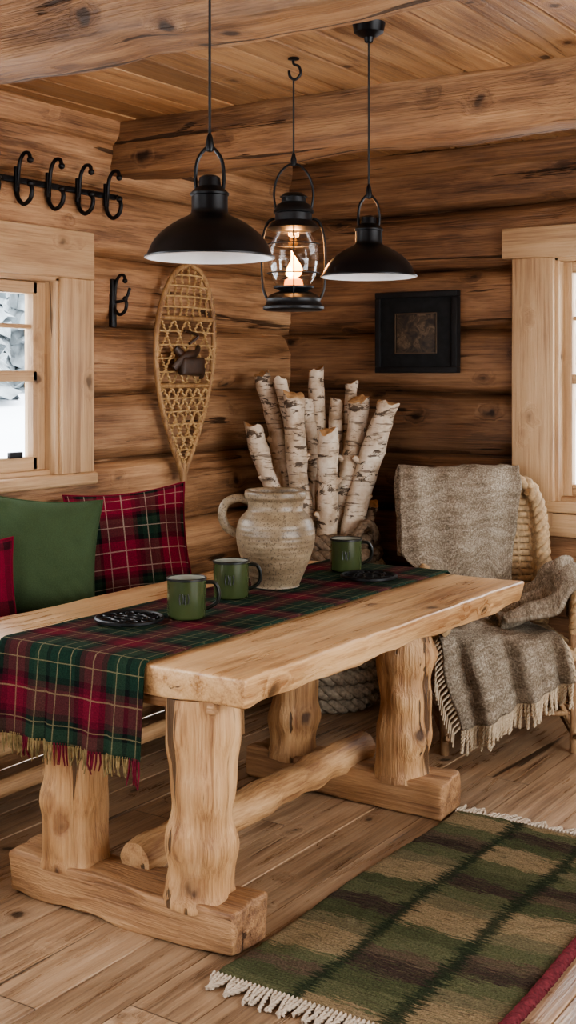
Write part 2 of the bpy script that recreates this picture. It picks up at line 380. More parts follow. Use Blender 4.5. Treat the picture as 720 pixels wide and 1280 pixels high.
    def ell(s,c,rad,M=None,seg=12,rings=8,mat=0):
        v=[];c=Vector(c)
        for i in range(rings+1):
            ph=math.pi*i/rings
            for k in range(seg):
                th=2*math.pi*k/seg
                p=Vector((rad[0]*max(.001,math.sin(ph))*math.cos(th),rad[1]*max(.001,math.sin(ph))*math.sin(th),rad[2]*math.cos(ph)))
                if M: p=M@p
                v.append(c+p)
        f=[(i*seg+k,i*seg+(k+1)%seg,(i+1)*seg+(k+1)%seg,(i+1)*seg+k) for i in range(rings) for k in range(seg)]
        s.add(v,f,mat)
    def grid(s,fn,nu,nv,mat=0,uvs=(1,1),uvo=(0,0)):
        v=[];uv=[]
        for i in range(nu+1):
            for j in range(nv+1):
                a=i/nu;b=j/nv; v.append(fn(a,b)); uv.append((uvo[0]+a*uvs[0],uvo[1]+b*uvs[1]))
        f=[(i*(nv+1)+j,(i+1)*(nv+1)+j,(i+1)*(nv+1)+j+1,i*(nv+1)+j+1) for i in range(nu) for j in range(nv)]
        s.add(v,f,mat,uv)
    def build(s,name,mats,angle=42,solid=0,recalc=True):
        me=bpy.data.meshes.new(name); me.from_pydata(s.v,[],s.f)
        if not isinstance(mats,(list,tuple)): mats=[mats]
        for m in mats: me.materials.append(m)
        for p,mi in zip(me.polygons,s.m): p.material_index=mi; p.use_smooth=True
        if s.has:
            l=me.uv_layers.new(name='UVMap')
            for lp in me.loops: l.data[lp.index].uv=s.uv[lp.vertex_index]
        if recalc:
            bm=bmesh.new(); bm.from_mesh(me); bmesh.ops.recalc_face_normals(bm,faces=bm.faces); bm.to_mesh(me); bm.free()
        me.set_sharp_from_angle(angle=math.radians(angle))
        o=bpy.data.objects.new(name,me); bpy.context.collection.objects.link(o)
        if solid:
            md=o.modifiers.new('thick','SOLIDIFY'); md.thickness=solid; md.offset=0
        return o
def group(name,loc,parts):
    e=bpy.data.objects.new(name,None); e.empty_display_size=.1; e.location=loc; bpy.context.collection.objects.link(e)
    for p in parts:
        p.parent=e; p.location=-Vector(loc)
    return e
def centre(o,loc):
    loc=Vector(loc)
    o.data.transform(Matrix.Translation(-loc)); o.location=loc; return o
def sstep(a,b,x):
    x=max(0,min(1,(x-a)/(b-a))); return x*x*(3-2*x)

# ------------------------------------------------------------ room shell
XR=5.2; YF=-7.2
def axis_samples(a0,a1,step,extra):
    n=int(round((a1-a0)/step)); s=set(round(a0+(a1-a0)*i/n,4) for i in range(n+1))
    for e in extra:
        if a0<e<a1: s.add(round(e,4))
    return sorted(s)
def log_wall(name,a0,a1,mapf,opens,mat,seed,step=.05):
    As=axis_samples(a0,a1,step,[q for o in opens for q in o[:2]])
    fr=[0,.010,.024,.045,.08,.13,.2,.27,.35,.43,.5,.57,.65,.73,.8,.87,.92,.955,.976,.99]
    zs=set()
    for k in range(10):
        for q in fr:
            z=-.03+.3*(k+q)
            if 0<=z<=CEIL+.02: zs.add(round(z,4))
    zs.add(0.0)
    for o in opens: zs.add(round(o[2],4)); zs.add(round(o[3],4))
    zs=sorted(zs)
    def dep(a,z):
        wob=.026*noise.noise(Vector((a*.7,round((z+.03)/.3)*3.1+seed,2.2)))
        zz=z+wob
        k=math.floor((zz+.03)/.3+1e-6); f=(zz+.03)/.3-k; g=abs(2*f-1)
        b=max(0,1-g**4.0)**.5
        hewn=.012*noise.noise(Vector((a*2.6,k*5.1,f*3+seed)))+.008*noise.noise(Vector((a*7,k*9.1,f*6+seed)))+.004*noise.noise(Vector((a*3,z*45,seed)))
        return -.080+.111*b*(1+.12*noise.noise(Vector((seed,k*3.7,a*.4))))+hewn*min(1,b*1.5)
    mb=MB(); nz=len(zs); v=[mapf(a,z,dep(a,z)) for a in As for z in zs]; f=[]
    for i in range(len(As)-1):
        for j in range(nz-1):
            am=(As[i]+As[i+1])/2; zm=(zs[j]+zs[j+1])/2
            if any(o[0]<am<o[1] and o[2]<zm<o[3] for o in opens): continue
            f.append((i*nz+j,(i+1)*nz+j,(i+1)*nz+j+1,i*nz+j+1))
    mb.add(v,f); return mb.build(name,mat,70)
W1=(1.765,3.1,1.145,1.955)
W5=(3.75,5.3,1.0,2.1)  # unseen opening added to let in key light from front left
W2=(1.50,2.6,.97,2.10)
log_wall('wall_left',-.09,-YF,lambda a,z,d:Vector((d,-a,z)),[W1,W5],W_WALL_L,1.3)
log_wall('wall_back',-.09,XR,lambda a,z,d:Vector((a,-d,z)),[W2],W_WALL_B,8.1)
W3=(1.0,4.4,.7,2.2); W4=(.6,2.8,.8,2.2)  # unseen openings added for the right key and front fill lamps
log_wall('wall_right',-.09,-YF,lambda a,z,d:Vector((XR-d,-a,z)),[W3],W_WALL_L,4.4,.2)
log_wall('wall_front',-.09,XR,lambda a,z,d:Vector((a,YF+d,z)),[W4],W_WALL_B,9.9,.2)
def planks(name,z,w,g,dpt,sgn,mat):
    mb=MB(); xs=[];zz=[]
    k0=math.floor(-.1/w)
    for k in range(k0,int(XR/w)+2):
        for o,d in ((0,dpt),(g,0),(w-g,0)):
            xs.append(k*w+o); zz.append(z+sgn*d+ (0.0015*random.uniform(-1,1) if d==0 else 0))
    ys=[YF-.1+( .1-YF+.1)*i/6 for i in range(7)]
    v=[(x,y,q) for x,q in zip(xs,zz) for y in ys]; n=7
    f=[(i*n+j,(i+1)*n+j,(i+1)*n+j+1,i*n+j+1) for i in range(len(xs)-1) for j in range(n-1)]
    mb.add(v,f); return mb.build(name,mat,20)
planks('floor',0,.18,.003,.006,-1,W_FLOOR)
planks('ceiling',CEIL,.17,.008,.012,1,W_CEIL)
for i,(y0,y1) in enumerate(((-1.43,-1.19),(-3.08,-2.83),(-4.9,-4.67))):
    mb=MB(); mb.rbox((-.02,y0,CEIL-.225),(XR-.02,y1,CEIL+.03),.045,.05,.022,2.6)
    for q in range(len(mb.v)):
        p=Vector(mb.v[q]); mb.v[q]=tuple(p+noise.noise_vector(Vector((p.x*2.2,p.y*12,p.z*12)))*.009)
    o=mb.build('ceiling_beam',W_BEAM,70)
mb=MB(); n=60
mb.tube([Vector((.0,-7.1+7.1*i/n,CEIL-.02)) for i in range(n+1)],.085,16,0,nz=.15,nf=2); mb.build('trim_1',W_WALL_L)
mb=MB(); mb.tube([Vector((.05+5*i/n,-.0,CEIL-.02)) for i in range(n+1)],.085,16,0,nz=.15,nf=2); mb.build('trim_2',W_WALL_B)

def window(name,o,left):
    a0,a1,z0,z1=o
    def B(mb,A0,A1,Z0,Z1,d0,d1,r=.004,nz=0,mat=0):
        if left: mb.rbox((d0,-A1,Z0),(d1,-A0,Z1),r,.25,nz,3,mat)
        else: mb.rbox((A0,-d1,Z0),(A1,-d0,Z1),r,.25,nz,3,mat)
    cw=.19 if left else .205; mb=MB(); lowc=.0 if left else .12; jd=-.105
    B(mb,a0-cw,a0,z0-lowc,z1,-.09,.055,.006,.002); B(mb,a1,a1+cw,z0-lowc,z1,-.09,.055,.006,.002)
    B(mb,a0-.02,a0+.018,z0,z1,jd,.03); B(mb,a1-.018,a1+.02,z0,z1,jd,.03)
    ms=MB(); sd=-.06
    sw=.07 if left else .045
    B(ms,a0+.015,a0+.015+sw,z0+.02,z1-.02,sd-.02,sd+.03); B(ms,a1-.015-sw,a1-.015,z0+.02,z1-.02,sd-.02,sd+.03)
    zm=(z0+z1)/2
    nmun=2
    for k in range(1,nmun+1):
        x=a0+(a1-a0)*k/(nmun+1); B(ms,x-.01,x+.01,zm,z1-.05,sd-.01,sd+.015,.003)
    p1=mb.build('casing',W_CAS); p2=ms.build('sash_stiles',W_CAS)
    mh=MB(); ov=0.0 if left else .045
    B(mh,a0-cw-ov,a1+cw+ov,z1,z1+(.2 if left else .145),-.09,.058 if left else .07,.006,.002)
    B(mh,a0-cw-.01,a1+cw+.01,z0-.05,z0,-.09,.07,.01); B(mh,a0-.02,a1+.02,z1-.018,z1+.01,jd,.03); B(mh,a0-.02,a1+.02,z0-.02,z0+.02,jd,.0)
    if not left: B(mh,a0-cw,a1+cw,z0-.16,z0-.055,-.09,.055,.006)
    for q,w in ((z0+.045,.06),(zm,.045),(z1-.045,.05)): B(mh,a0+.06,a1-.06,q-w/2,q+w/2,sd-.02,sd+.03)
    for q in ((zm+z1)/2,): B(mh,a0+.06,a1-.06,q-.009,q+.009,sd-.01,sd+.015,.003)
    p3=mh.build('rails_and_sill',W_CASH if left else W_CASX)
    mg=MB(); B(mg,a0+.05,a1-.05,z0+.04,z1-.04,sd-.002,sd+.002,.001); p4=mg.build('glass_pane',GLASS)
    ml=MB(); x=a0+.16; B(ml,x,x+.07,z0+.075,z0+.1,sd+.03,sd+.05,.004); p5=ml.build('sash_lift',IRON)
    loc=(0,-(a0+a1)/2,zm) if left else ((a0+a1)/2,0,zm)
    group(name,loc,[p1,p2,p3,p4,p5])
window('window_1',W1,True); window('window_2',W2,False); window('added_window_left',W5,True)  # the last window is unseen, added around the left key lamp's opening
for nm,o,fn in (('added_window_right',W3,lambda A0,A1,Z0,Z1:((XR-.06,-A1,Z0),(XR+.1,-A0,Z1))),('added_window_front',W4,lambda A0,A1,Z0,Z1:((A0,YF-.1,Z0),(A1,YF+.06,Z1)))):  # unseen windows, added to hold the right and front area lamps
    mb=MB(); a0,a1,z0,z1=o
    for q in ((a0-.15,a0,z0-.15,z1+.15),(a1,a1+.15,z0-.15,z1+.15),(a0-.15,a1+.15,z1,z1+.15),(a0-.15,a1+.15,z0-.15,z0),((a0+a1)/2-.03,(a0+a1)/2+.03,z0,z1),(a0,a1,(z0+z1)/2-.03,(z0+z1)/2+.03)):
        mb.rbox(*fn(*q),.005,.5)
    mb.build(nm,W_CAS)

# exterior: snowy slope with a line of pines
def ground(x,y):
    d=math.hypot(max(0,-x,x-XR),max(0,y,YF-y))
    return -.5+1.9*sstep(3,13,d)+.25*noise.noise(Vector((x*.25,y*.25,0)))
mb=MB(); mb.grid(lambda a,b:Vector((-30+65*a,-35+70*b,ground(-30+65*a,-35+70*b))),70,70); mb.build('snow_ground',SNOW)
def pine(x,y,h,s):
    z0=ground(x,y)-.1; mb=MB(); mb.tube([(x,y,z0),(x,y,z0+h*.9)],.09,8)
    for k in range(10):
        z=z0+h*(.08+.088*k); R0=s*(1-k/10.6); prof=[(R0,z-.14),(R0*.8,z+.02),(R0*.5,z+h*.04),(R0*.3,z+h*.08),(.01,z+h*.13)]
        st=len(mb.v); mb.lathe(prof,(x,y,0),30)
        for i in range(st,len(mb.v)):
            p=Vector(mb.v[i]); mb.v[i]=tuple(p+noise.noise_vector(p*2.3)*.2+noise.noise_vector(p*7)*.2)
    o=mb.build('pine_tree',TREE); centre(o,(x,y,z0))
for u,dep,h,s in ((-70,17,3.4,1.0),(-22,18.5,2.4,.6),(38,19,2.8,.6),(80,20,3.5,.9),(-40,23,4.2,1.0),(8,25,3.8,.8),(60,26,4.6,1.1),(684,17,3.6,.9),(722,18,3.0,.6),(752,19,3.8,.9),(706,24,4.4,.9),(780,19,4,1.2)):
    p=WP((u-360)*dep/F,dep); pine(p.x,p.y,h,s)

# ------------------------------------------------------------ table
T0=U(305,850,.76)
def TP(s,t,h): return Vector((T0.x-s,T0.y+t,h))
TW=1.16; TL=1.87
parts=[]
mb=MB(); a=TP(TW,0,.675); b=TP(0,TL,.76)
mb.rbox(a,b,.009,.035,.005,5)
for q in range(len(mb.v)):
    p=Vector(mb.v[q]); dz=max(0,(.742-p.z)/.067)
    ex=T0.x-p.x; ey=p.y-T0.y
    if ex<.03: p.x-=.016*dz*(1+1.2*noise.noise(Vector((p.y*5,0,3)))); p.x+=.006*noise.noise(Vector((p.y*14,p.z*20,1)))
    if ey<.03: p.y+=.010*dz*(1+1.2*noise.noise(Vector((p.x*7,0,5)))); p.y+=.004*noise.noise(Vector((p.x*20,p.z*30,1)))
    if p.z<.70: p.z+=.009*noise.noise(Vector((p.x*9,p.y*6,1)))
    mb.v[q]=tuple(p)
parts.append(mb.build('tabletop',W_TAB,35))
mb=MB()
for t0 in (.02,1.26):
    mb.rbox(TP(.885,t0,0.004),TP(.055,t0+.17,.128),.012,.03,.010,6)
    for q in range(len(mb.v)):
        p=Vector(mb.v[q]); mb.v[q]=tuple(p+noise.noise_vector(Vector((p.x*5,p.y*24,p.z*24)))*.005)
parts.append(mb.build('sled_feet',W_FOOT,40))
def leg(mb,s,t,r,sd):
    n=40; P=[];Rr=[]; random.seed(sd); ph=random.random()*6
    for i in range(n+1):
        z=.11+(.67-.11)*i/n; P.append(TP(s+.007*math.sin(z*8+ph),t+.007*math.cos(z*7+ph),z))
        Rr.append(r*(.95+.035*math.sin(z*10+ph)+.03*math.sin(z*24+ph)+.02*math.sin(z*47+ph)+(.05 if i<2 else 0)))
    mb.tube(P,Rr,48,nz=.15,nf=10,facet=.045)
mb=MB(); leg(mb,.213,.105,.098,1); leg(mb,.68,.105,.098,2); leg(mb,.245,1.345,.098,3); leg(mb,.715,1.345,.095,4)
for q in range(len(mb.v)):
    p=Vector(mb.v[q]); mb.v[q]=tuple(p+noise.noise_vector(Vector((p.x*28,p.y*28,p.z*5)))*.007)
parts.append(mb.build('log_legs',W_LEG,50))
mb=MB(); n=50
mb.tube([TP(.47+.010*math.sin(i*.2),.12+1.31*i/n,.150+.005*math.sin(i*.3)) for i in range(n+1)],[.051+.004*math.sin(i*.35)+.002*math.sin(i*.9)+.004*i/n for i in range(n+1)],32,nz=.14,nf=9,facet=.06)
parts.append(mb.build('stretcher_log',W_STR,50))
mb=MB()
for t0 in (.03,1.27): mb.rbox(TP(1.0,t0,.64),TP(.12,t0+.15,.676),.008,.2,.002)
parts.append(mb.build('top_battens',W_FOOT,60))
group('trestle_table',TP(TW/2,TL/2,0),parts)
random.seed(11)
RS0,RS1=.325,.885; hang=.27; farh=.2; rl=hang+TL+farh
def runf(a,b):
    s=RS0+(RS1-RS0)*a; l=b*rl
    off=.008; w=.012*math.sin(s*26+1)+.007*math.sin(s*55)
    if l<hang:
        k=(hang-l)/hang; t=-off-.004-abs(w)*k*1.3-.012*k; z=.769-(hang-l)
        if hang-l<.02: t*= (hang-l)/.02*.8+.2
    elif l<hang+TL:
        t=l-hang; z=.769+.0015*noise.noise(Vector((s*14,l*10,0)))
    else:
        q=l-hang-TL; t=TL+off+.01; z=.769-q
    return TP(s,t,z)
mb=MB(); mb.grid(runf,28,150,0,(RS1-RS0,rl),(.02,.06))
pr=mb.build('cloth',RUNNER,180,.005)
mb=MB()
for i in range(70):
    s=RS0+(RS1-RS0)*(i+.5)/70; p=runf((s-RS0)/(RS1-RS0),0); L=.05+random.uniform(-.008,.012)
    if i<5: L+=.025
    q=[p+Vector((0,0,.006)),p+Vector((random.uniform(-.004,.004),random.uniform(-.004,.002),-L*.5)),p+Vector((random.uniform(-.01,.01),random.uniform(-.008,.004),-L))]
    mb.tube(q,[.0035,.003,.0018],5,1 if (i%17<5) else 0)
pf=mb.build('runner_fringe',[FR_RUN,FR_RED])
group('table_runner',TP(.6,TL/2,.77),[pr,pf])
TZ=.773
def mug(s,t,ang=0):
    c=TP(s,t,TZ); r=.062; h=.128; mb=MB()
    mb.lathe([(.001,.0),(r*.9,.0),(r*.97,.004),(r,.012),(r,h-.004)],c,40,0)
    mb.lathe([(r,h-.006),(r+.003,h-.004),(r+.003,h+.001),(r,h+.003),(r-.004,h)],c,40,1)
    mb.lathe([(r-.004,h),(r-.004,.01),(.001,.008)],c,40,2)
    d=(rv*math.cos(ang)+dv*math.sin(ang)); P=[c+d*(r-.002)+Vector((0,0,h*.88)),c+d*(r+.028)+Vector((0,0,h*.86)),c+d*(r+.042)+Vector((0,0,h*.62)),c+d*(r+.034)+Vector((0,0,h*.36)),c+d*(r-.002)+Vector((0,0,h*.2))]
    mb.tube(cat(P,6),.0065,8,1,flat=1.4)
    for k,(a0,z0,z1) in enumerate(((-.25,.4,.66),(-.12,.42,.66),(0.03,.4,.64),(.16,.42,.66))):
        def sp(aa,zz):
            dd=(-dv*math.cos(aa)+rv*math.sin(aa)); return c+dd*(r+.0005)+Vector((0,0,h*zz))
        mb.tube([sp(a0,z0),sp(a0+.04*(1 if k%2 else -1),(z0+z1)/2),sp(a0,z1)],.0022,5,1)
    o=mb.build('enamel_mug',[GREENMUG,MUGDARK,MUGIN],50); centre(o,c); return o
mug(.60,.527,.1); mug(.697,.905,.15); mug(.66,1.635,.1)
def trivet(s,t,r):
    c=TP(s,t,TZ+.0105); mb=MB()
    def ring(cx,cy,R_,rr,seg=28):
        mb.tube([c+Vector((cx+R_*math.cos(2*math.pi*i/seg),cy+R_*math.sin(2*math.pi*i/seg),0)) for i in range(seg)],rr,6,closed=True)
    ring(0,0,r-.006,.007,48); ring(0,0,r*.52,.0034); ring(0,0,r*.16,.0035,16)
    for k in range(8):
        a=2*math.pi*k/8; ring(r*.73*math.cos(a),r*.73*math.sin(a),r*.2,.0034,16)
    for k in range(6):
        a=2*math.pi*k/6; ring(r*.34*math.cos(a),r*.34*math.sin(a),r*.15,.003,14)
    for k in range(4):
        a=math.pi/4+k*math.pi/2; mb.ell(c+Vector((r*.85*math.cos(a),r*.85*math.sin(a),-.003)),(.007,.007,.006))
    o=mb.build('cast_iron_trivet',IRON); centre(o,c)
trivet(.711,.375,.11); trivet(.49,1.52,.11)
c=TP(.70,1.19,TZ); mb=MB()
prof=[(.001,0),(.082,0),(.088,.006),(.098,.03),(.122,.085),(.140,.14),(.147,.18),(.146,.21),(.136,.245),(.115,.27),(.104,.283),(.103,.30),(.106,.318),(.114,.328),(.116,.34),(.113,.352),(.106,.356),(.100,.35),(.097,.33),(.096,.29),(.11,.262),(.135,.2),(.12,.1),(.08,.02),(.001,.012)]
mb.lathe([(q.x,q.z) for q in cat([(r,0,z) for r,z in prof],3)],c,64)
d=-rv; P=[c+d*.10+Vector((0,0,.315)),c+d*.14+Vector((0,0,.325)),c+d*.185+Vector((0,0,.305)),c+d*.198+Vector((0,0,.26)),c+d*.18+Vector((0,0,.215)),c+d*.138+Vector((0,0,.19))]
mb.tube(cat(P,8),.0165,12,flat=.75,nz=.05)
centre(mb.build('stoneware_jug',STONE,60),c)

# ------------------------------------------------------------ bench and pillows
mb=MB(); by0,by1=-4.1,-1.0
mb.rbox((.08,by0,.40),(.52,by1,.455),.012,.15,.003)
mb.rbox((.44,by0+.05,.30),(.48,by1-.05,.40),.01,.3,.002)
mb.tube([(.47,by0+.1,.14),(.47,by1-.15,.14)],.032,12,nz=.1); mb.tube([(.14,by0+.1,.14),(.14,by1-.15,.14)],.032,12,nz=.1)
p1=mb.build('seat_planks',W_BEN,50)
mb=MB()
for y in (by0+.15,-2.75,-1.14):
    for x in (.14,.47): mb.tube([(x,y,0),(x,y,.2),(x,y,.405)],[.045,.04,.042],16,nz=.15)
p2=mb.build('bench_legs',W_LEG,60)
mb=MB(); mb.rbox((.1,by0+.02,.455),(.5,by1-.02,.59),.045,.06,.004,6); p3=mb.build('seat_cushion',CUSH,80)
group('wall_bench',(.3,-2.5,0),[p1,p2,p3])
def pillow(name,c,face,size,tilt,roll,mat,T=.085,seed=0,aspect=1):
    face=Vector(face).normalized(); side=Vector((-face.y,face.x,0)); up=Vector((0,0,1))
    n=(face*math.cos(tilt)+up*math.sin(tilt)); upp=(up*math.cos(tilt)-face*math.sin(tilt))
    s2=side*math.cos(roll)+upp*math.sin(roll); u2=upp*math.cos(roll)-side*math.sin(roll)
    S=size/2; mb=MB(); c=Vector(c)
    for sg in (1,-1):
        def fn(a,b):
            a=a*2-1;b=b*2-1
            a=math.sin(a*math.pi/2)*.5+a*.5; b=math.sin(b*math.pi/2)*.5+b*.5
            th=T*(max(0,1-abs(a)**2.6)**.55)*(max(0,1-abs(b)**2.6)**.55)
            x=a*S*aspect*(1-.10*(1-b*b)*abs(a)); y=b*S*(1-.10*(1-a*a)*abs(b))
            p=c+s2*x+u2*y; w=noise.noise(p*7+Vector((seed,0,0)))*.018*(1-a*a*b*b)
            edge=min(1,(1-max(abs(a),abs(b)))*8)
            crease=.006*math.sin((abs(a)-abs(b))*20+seed)*(abs(a)*abs(b))*edge
            crease+=.02*abs(noise.noise(p*10+Vector((0,seed,0))))*edge
            return p+n*sg*(th+ (w+crease)*edge)
        mb.grid(fn,40,40,0,(size,size))
    pts=[]
    for k in range(80):
        q=k/20; e=int(q); f_=(q-e)*2-1
        a,b=[(f_,-1),(1,f_),(-f_,1),(-1,-f_)][e]
        x=a*S*aspect*(1-.10*(1-b*b)*abs(a)); y=b*S*(1-.10*(1-a*a)*abs(b)); pts.append(c+s2*x+u2*y)
    mb.tube(pts,.005,6,closed=True)
    o=mb.build(name,mat,80); bm=bmesh.new(); bm.from_mesh(o.data); bmesh.ops.remove_doubles(bm,verts=bm.verts,dist=.0005); bmesh.ops.recalc_face_normals(bm,faces=bm.faces); bm.to_mesh(o.data); bm.free()
    centre(o,c)
pillow('plaid_pillow',UD(163,686,4.96),(.66,-.75,0),.49,.28,.10,PPIL,.09,1)
pillow('green_pillow',UD(48,697,4.62),(.80,-.60,0),.46,.25,-.10,GPIL,.10,5)
pillow('red_pillow',UD(-50,755,4.32),(.88,-.47,0),.42,.2,.05,RPIL,.07,9)

# ------------------------------------------------------------ birch basket
BC=WP(.198,5.9,0); mb=MB()
rows=12
for k in range(rows):
    z=.036+k*.068; q=k/(rows-1); R_=.205+.045*math.sin(math.pi*min(1,q*.95+.05))-(.02 if k==0 else 0)
    n=48; mb.rope([BC+Vector((R_*math.cos(2*math.pi*i/n),R_*math.sin(2*math.pi*i/n),z)) for i in range(n)],.040,3,.15,6,0 if k<rows-2 else 1,True)
mb.lathe([(.001,.01),(.2,.01),(.2,.05),(.22,.4),(.19,.78)],BC,32)
n=20
for a0 in (-.2,2.6):
    P=[BC+Vector((.235*math.cos(a0-.35+.7*i/n),.235*math.sin(a0-.35+.7*i/n),.80+.07*math.sin(math.pi*i/n))) for i in range(n+1)]
    mb.rope(P,.022,3,.08,6,1)
pb=mb.build('rope_basket_body',[ROPE_G,ROPE_D],70)
mb=MB()
logs=[((328,468),(372,700),.044,6.02),((398,462),(402,700),.043,6.03),((437,478),(425,700),.036,6.03),((352,474),(382,700),.036,5.98),((320,532),(366,700),.048,5.88),((364,494),(390,700),.056,5.82),
      ((447,498),(418,700),.052,5.9),((414,537),(404,700),.054,5.76),((484,503),(425,720),.062,5.8),((382,505),(398,700),.038,6.0),((425,505),(412,700),.036,6.0),((474,545),(440,690),.026,5.95),((464,627),(448,690),.026,5.9)]
for i,(tp,bt,r,dp) in enumerate(logs):
    A=UD(bt[0],bt[1],5.9+(dp-5.9)*.5); B=UD(tp[0],tp[1],dp)
    dirn=(B-A).normalized(); A=A-dirn*max(0,(A.z-.35)); n=24; side=dirn.cross(Vector((1,.3,0))).normalized()
    P=[A.lerp(B,k/n)+side*.015*math.sin(k*.35+i)+dirn.cross(side)*.014*math.sin(k*.28+i*2) for k in range(n+1)]
    mb.tube(P,[r*.88*(1+.07*math.sin(k*.9+i*2)+.04*math.sin(k*2.3+i)) for k in range(n+1)],18,0,nz=.18,nf=11,capmat=1)
    base=len(mb.v)-2-18
    for k in range(18):
        p=Vector(mb.v[base+k]); mb.v[base+k]=tuple(p+dirn*(.03*noise.noise(p*30)+.014*math.sin(k/18*6.28+i)))
    if r>.035:
        for kk,sgn in ((.74,1),(.58,-1)):
            k=int(n*kk); q=P[k]; sd=(rv*sgn*(1 if i%2 else -1)+Vector((0,0,.8))-dv*.3).normalized(); mb.tube([q+sd*r*.5,q+sd*(r+.012),q+sd*(r+.026)],[.019,.015,.010],8,0,capmat=1)
pl=mb.build('birch_logs',[BIRCH,BEND],60)
group('birch_log_basket',BC,[pb,pl])

# ------------------------------------------------------------ chair
FL=Vector((1.36,-.94,0)); CF=Vector((.6,-.8,0)); CR=Vector((.8,.6,0)); cw,cdp=.58,.52
CC=FL+CR*cw/2-CF*cdp/2
def CH(x,y,z): return CC+CR*x+CF*y+Vector((0,0,z))
parts=[]; mb=MB()
X=cw/2-.02;Yb=-cdp/2;Yf=cdp/2-.02
for x in (-X,X):
    mb.tube(cat([CH(x,Yf+.01,0),CH(x,Yf,.3),CH(x,Yf-.005,.62)],6),.019,12)
    mb.tube(cat([CH(x,Yb-.03,0),CH(x,Yb,.3),CH(x,Yb,.45),CH(x,Yb-.035,.8),CH(x*.9,Yb-.065,1.03)],6),.019,12)
    for z in (.13,.21): mb.tube([CH(x,Yf,z),CH(x,Yb-.01,z)],.012,8)
    mb.tube(cat([CH(x,Yf,.12),CH(x,Yf-.12,.3),CH(x,0,.37),CH(x,Yb+.12,.3),CH(x,Yb,.12)],6),.011,8)
    mb.tube(cat([CH(x,Yf+.09,.09),CH(x,Yf+.0,.07),CH(x,0,.11),CH(x,Yb,.07)],6),.011,8)
for y in (Yf,Yb-.01):
    for z in (.16,.34): mb.tube([CH(-X,y,z),CH(X,y,z)],.012,8)
    mb.tube(cat([CH(-X,y,.1),CH(-X*.6,y,.27),CH(0,y,.34),CH(X*.6,y,.27),CH(X,y,.1)],6),.011,8)
parts.append(mb.build('rattan_frame',RATTAN,60))
mb=MB()
M=Matrix.Translation(CC)@Matrix(((CR.x,CF.x,0,0),(CR.y,CF.y,0,0),(0,0,1,0),(0,0,0,1)))
mb.rbox((-cw/2,-cdp/2,.37),(cw/2,cdp/2,.44),.025,.04,.003,20,0,M)
def backp(x,z,o=0):
    q=(z-.44)/.66; return CH(x*(1-.12*q*q),Yb-.005-.07*q+o,z)
for k in range(22):
    z=.46+.60*k/21; wv=[backp(X*(-1+2*i/32),z,.006*(1 if (i+k)%2 else -1)) for i in range(33)]
    mb.tube(wv,.0135,6,flat=.6)
for i in range(9):
    x=X*(-1+2*(i+.5)/9); mb.tube([backp(x,.44+.62*k/10) for k in range(11)],.008,6)
parts.append(mb.build('woven_seat_and_back',WICK,60))
mb=MB()
arch=cat([CH(-X,Yb,.44),CH(-X,Yb-.035,.75),CH(-X*.93,Yb-.065,.98),CH(-X*.75,Yb-.07,1.055),CH(0,Yb-.075,1.07),CH(X*.75,Yb-.07,1.06),CH(X*.95,Yb-.065,.98),CH(X,Yb-.035,.75),CH(X,Yb,.44)],10)
mb.rope(arch,.036,3,.11,7)
mb.rope(cat([CH(X*1.0,Yb+.05,.5),CH(X*1.02,Yb+.02,.75),CH(X*.98,Yb-.02,.95),CH(X*.85,Yb-.03,1.03)],8),.034,3,.11,7)
for x in (-X,X):
    mb.rope(cat([CH(x,Yb-.02,.70),CH(x*1.03,Yb+.12,.68),CH(x*1.06,Yf-.1,.645),CH(x*1.04,Yf+.02,.62),CH(x,Yf+.035,.56),CH(x,Yf+.01,.5)],8),.026,3,.1,7)
mb.rope([CH(-X,Yf+.02,.405),CH(X,Yf+.02,.405)],.03,3,.1,7)
for x in (-X,X): mb.rope([CH(x*1.03,Yb,.405),CH(x*1.03,Yf,.405)],.03,3,.1,7)
parts.append(mb.build('braided_edges',WICK,60))
group('wicker_armchair',CC,parts)

prof=[(-.345,.72),(-.395,.93),(-.41,1.07),(-.355,1.13),(-.27,1.08),(-.235,.90),(-.215,.7),(-.185,.56),(-.10,.49),(.05,.475),(.2,.48),(.275,.465),(.32,.40),(.33,.30),(.34,.2),(.35,.12)]
pp=cat([(0,y,z) for y,z in prof],8)
cl=[0]
for i in range(1,len(pp)): cl.append(cl[-1]+(pp[i]-pp[i-1]).length)
def at(l):
    l=max(0,min(cl[-1]-1e-6,l))
    for i in range(len(cl)-1):
        if cl[i+1]>=l: return pp[i].lerp(pp[i+1],(l-cl[i])/(cl[i+1]-cl[i]))
def thr(a,b):
    Lm=cl[-1]-.20*a
    l=b*Lm; p=at(l); q=b
    xl=-.37+.13*sstep(.45,.58,q)-.05*sstep(.70,.80,q)+.07*sstep(.86,1,q); xr=.15+.04*math.sin(q*7)+.06*sstep(.6,.8,q)
    x=xl+(xr-xl)*a
    backz=sstep(0.02,.2,q)*(1-sstep(.45,.55,q))
    y=p.y+backz*(.020*math.sin(a*9+q*6)+.011*math.sin(a*21-q*5))
    if x<-.3: y-=.5*(-.3-x)
    front=sstep(.74,.98,q); y+=front*(.034*math.sin(a*15+1+q*3)+.016*math.sin(a*33))+front*.015
    z=p.z; mid=math.exp(-((q-.56)/.12)**2)
    z+=mid*(.030*math.sin(a*11+q*14)+.016*math.sin(a*25-q*8)+.02)
    w=CH(x,y,z); nn=noise.noise_vector(w*9)*.011+noise.noise_vector(w*23)*.005
    return w+nn
mb=MB(); mb.grid(thr,60,140,0,(.55,1.7))
p1=mb.build('throw_main',TWEED,180,.018)
prof2=[(.00,.52),(.10,.55),(.2,.61),(.25,.69),(.30,.72),(.35,.70),(.37,.62),(.385,.52),(.39,.45)]
pq=cat([(x,0,z) for x,z in prof2],6)
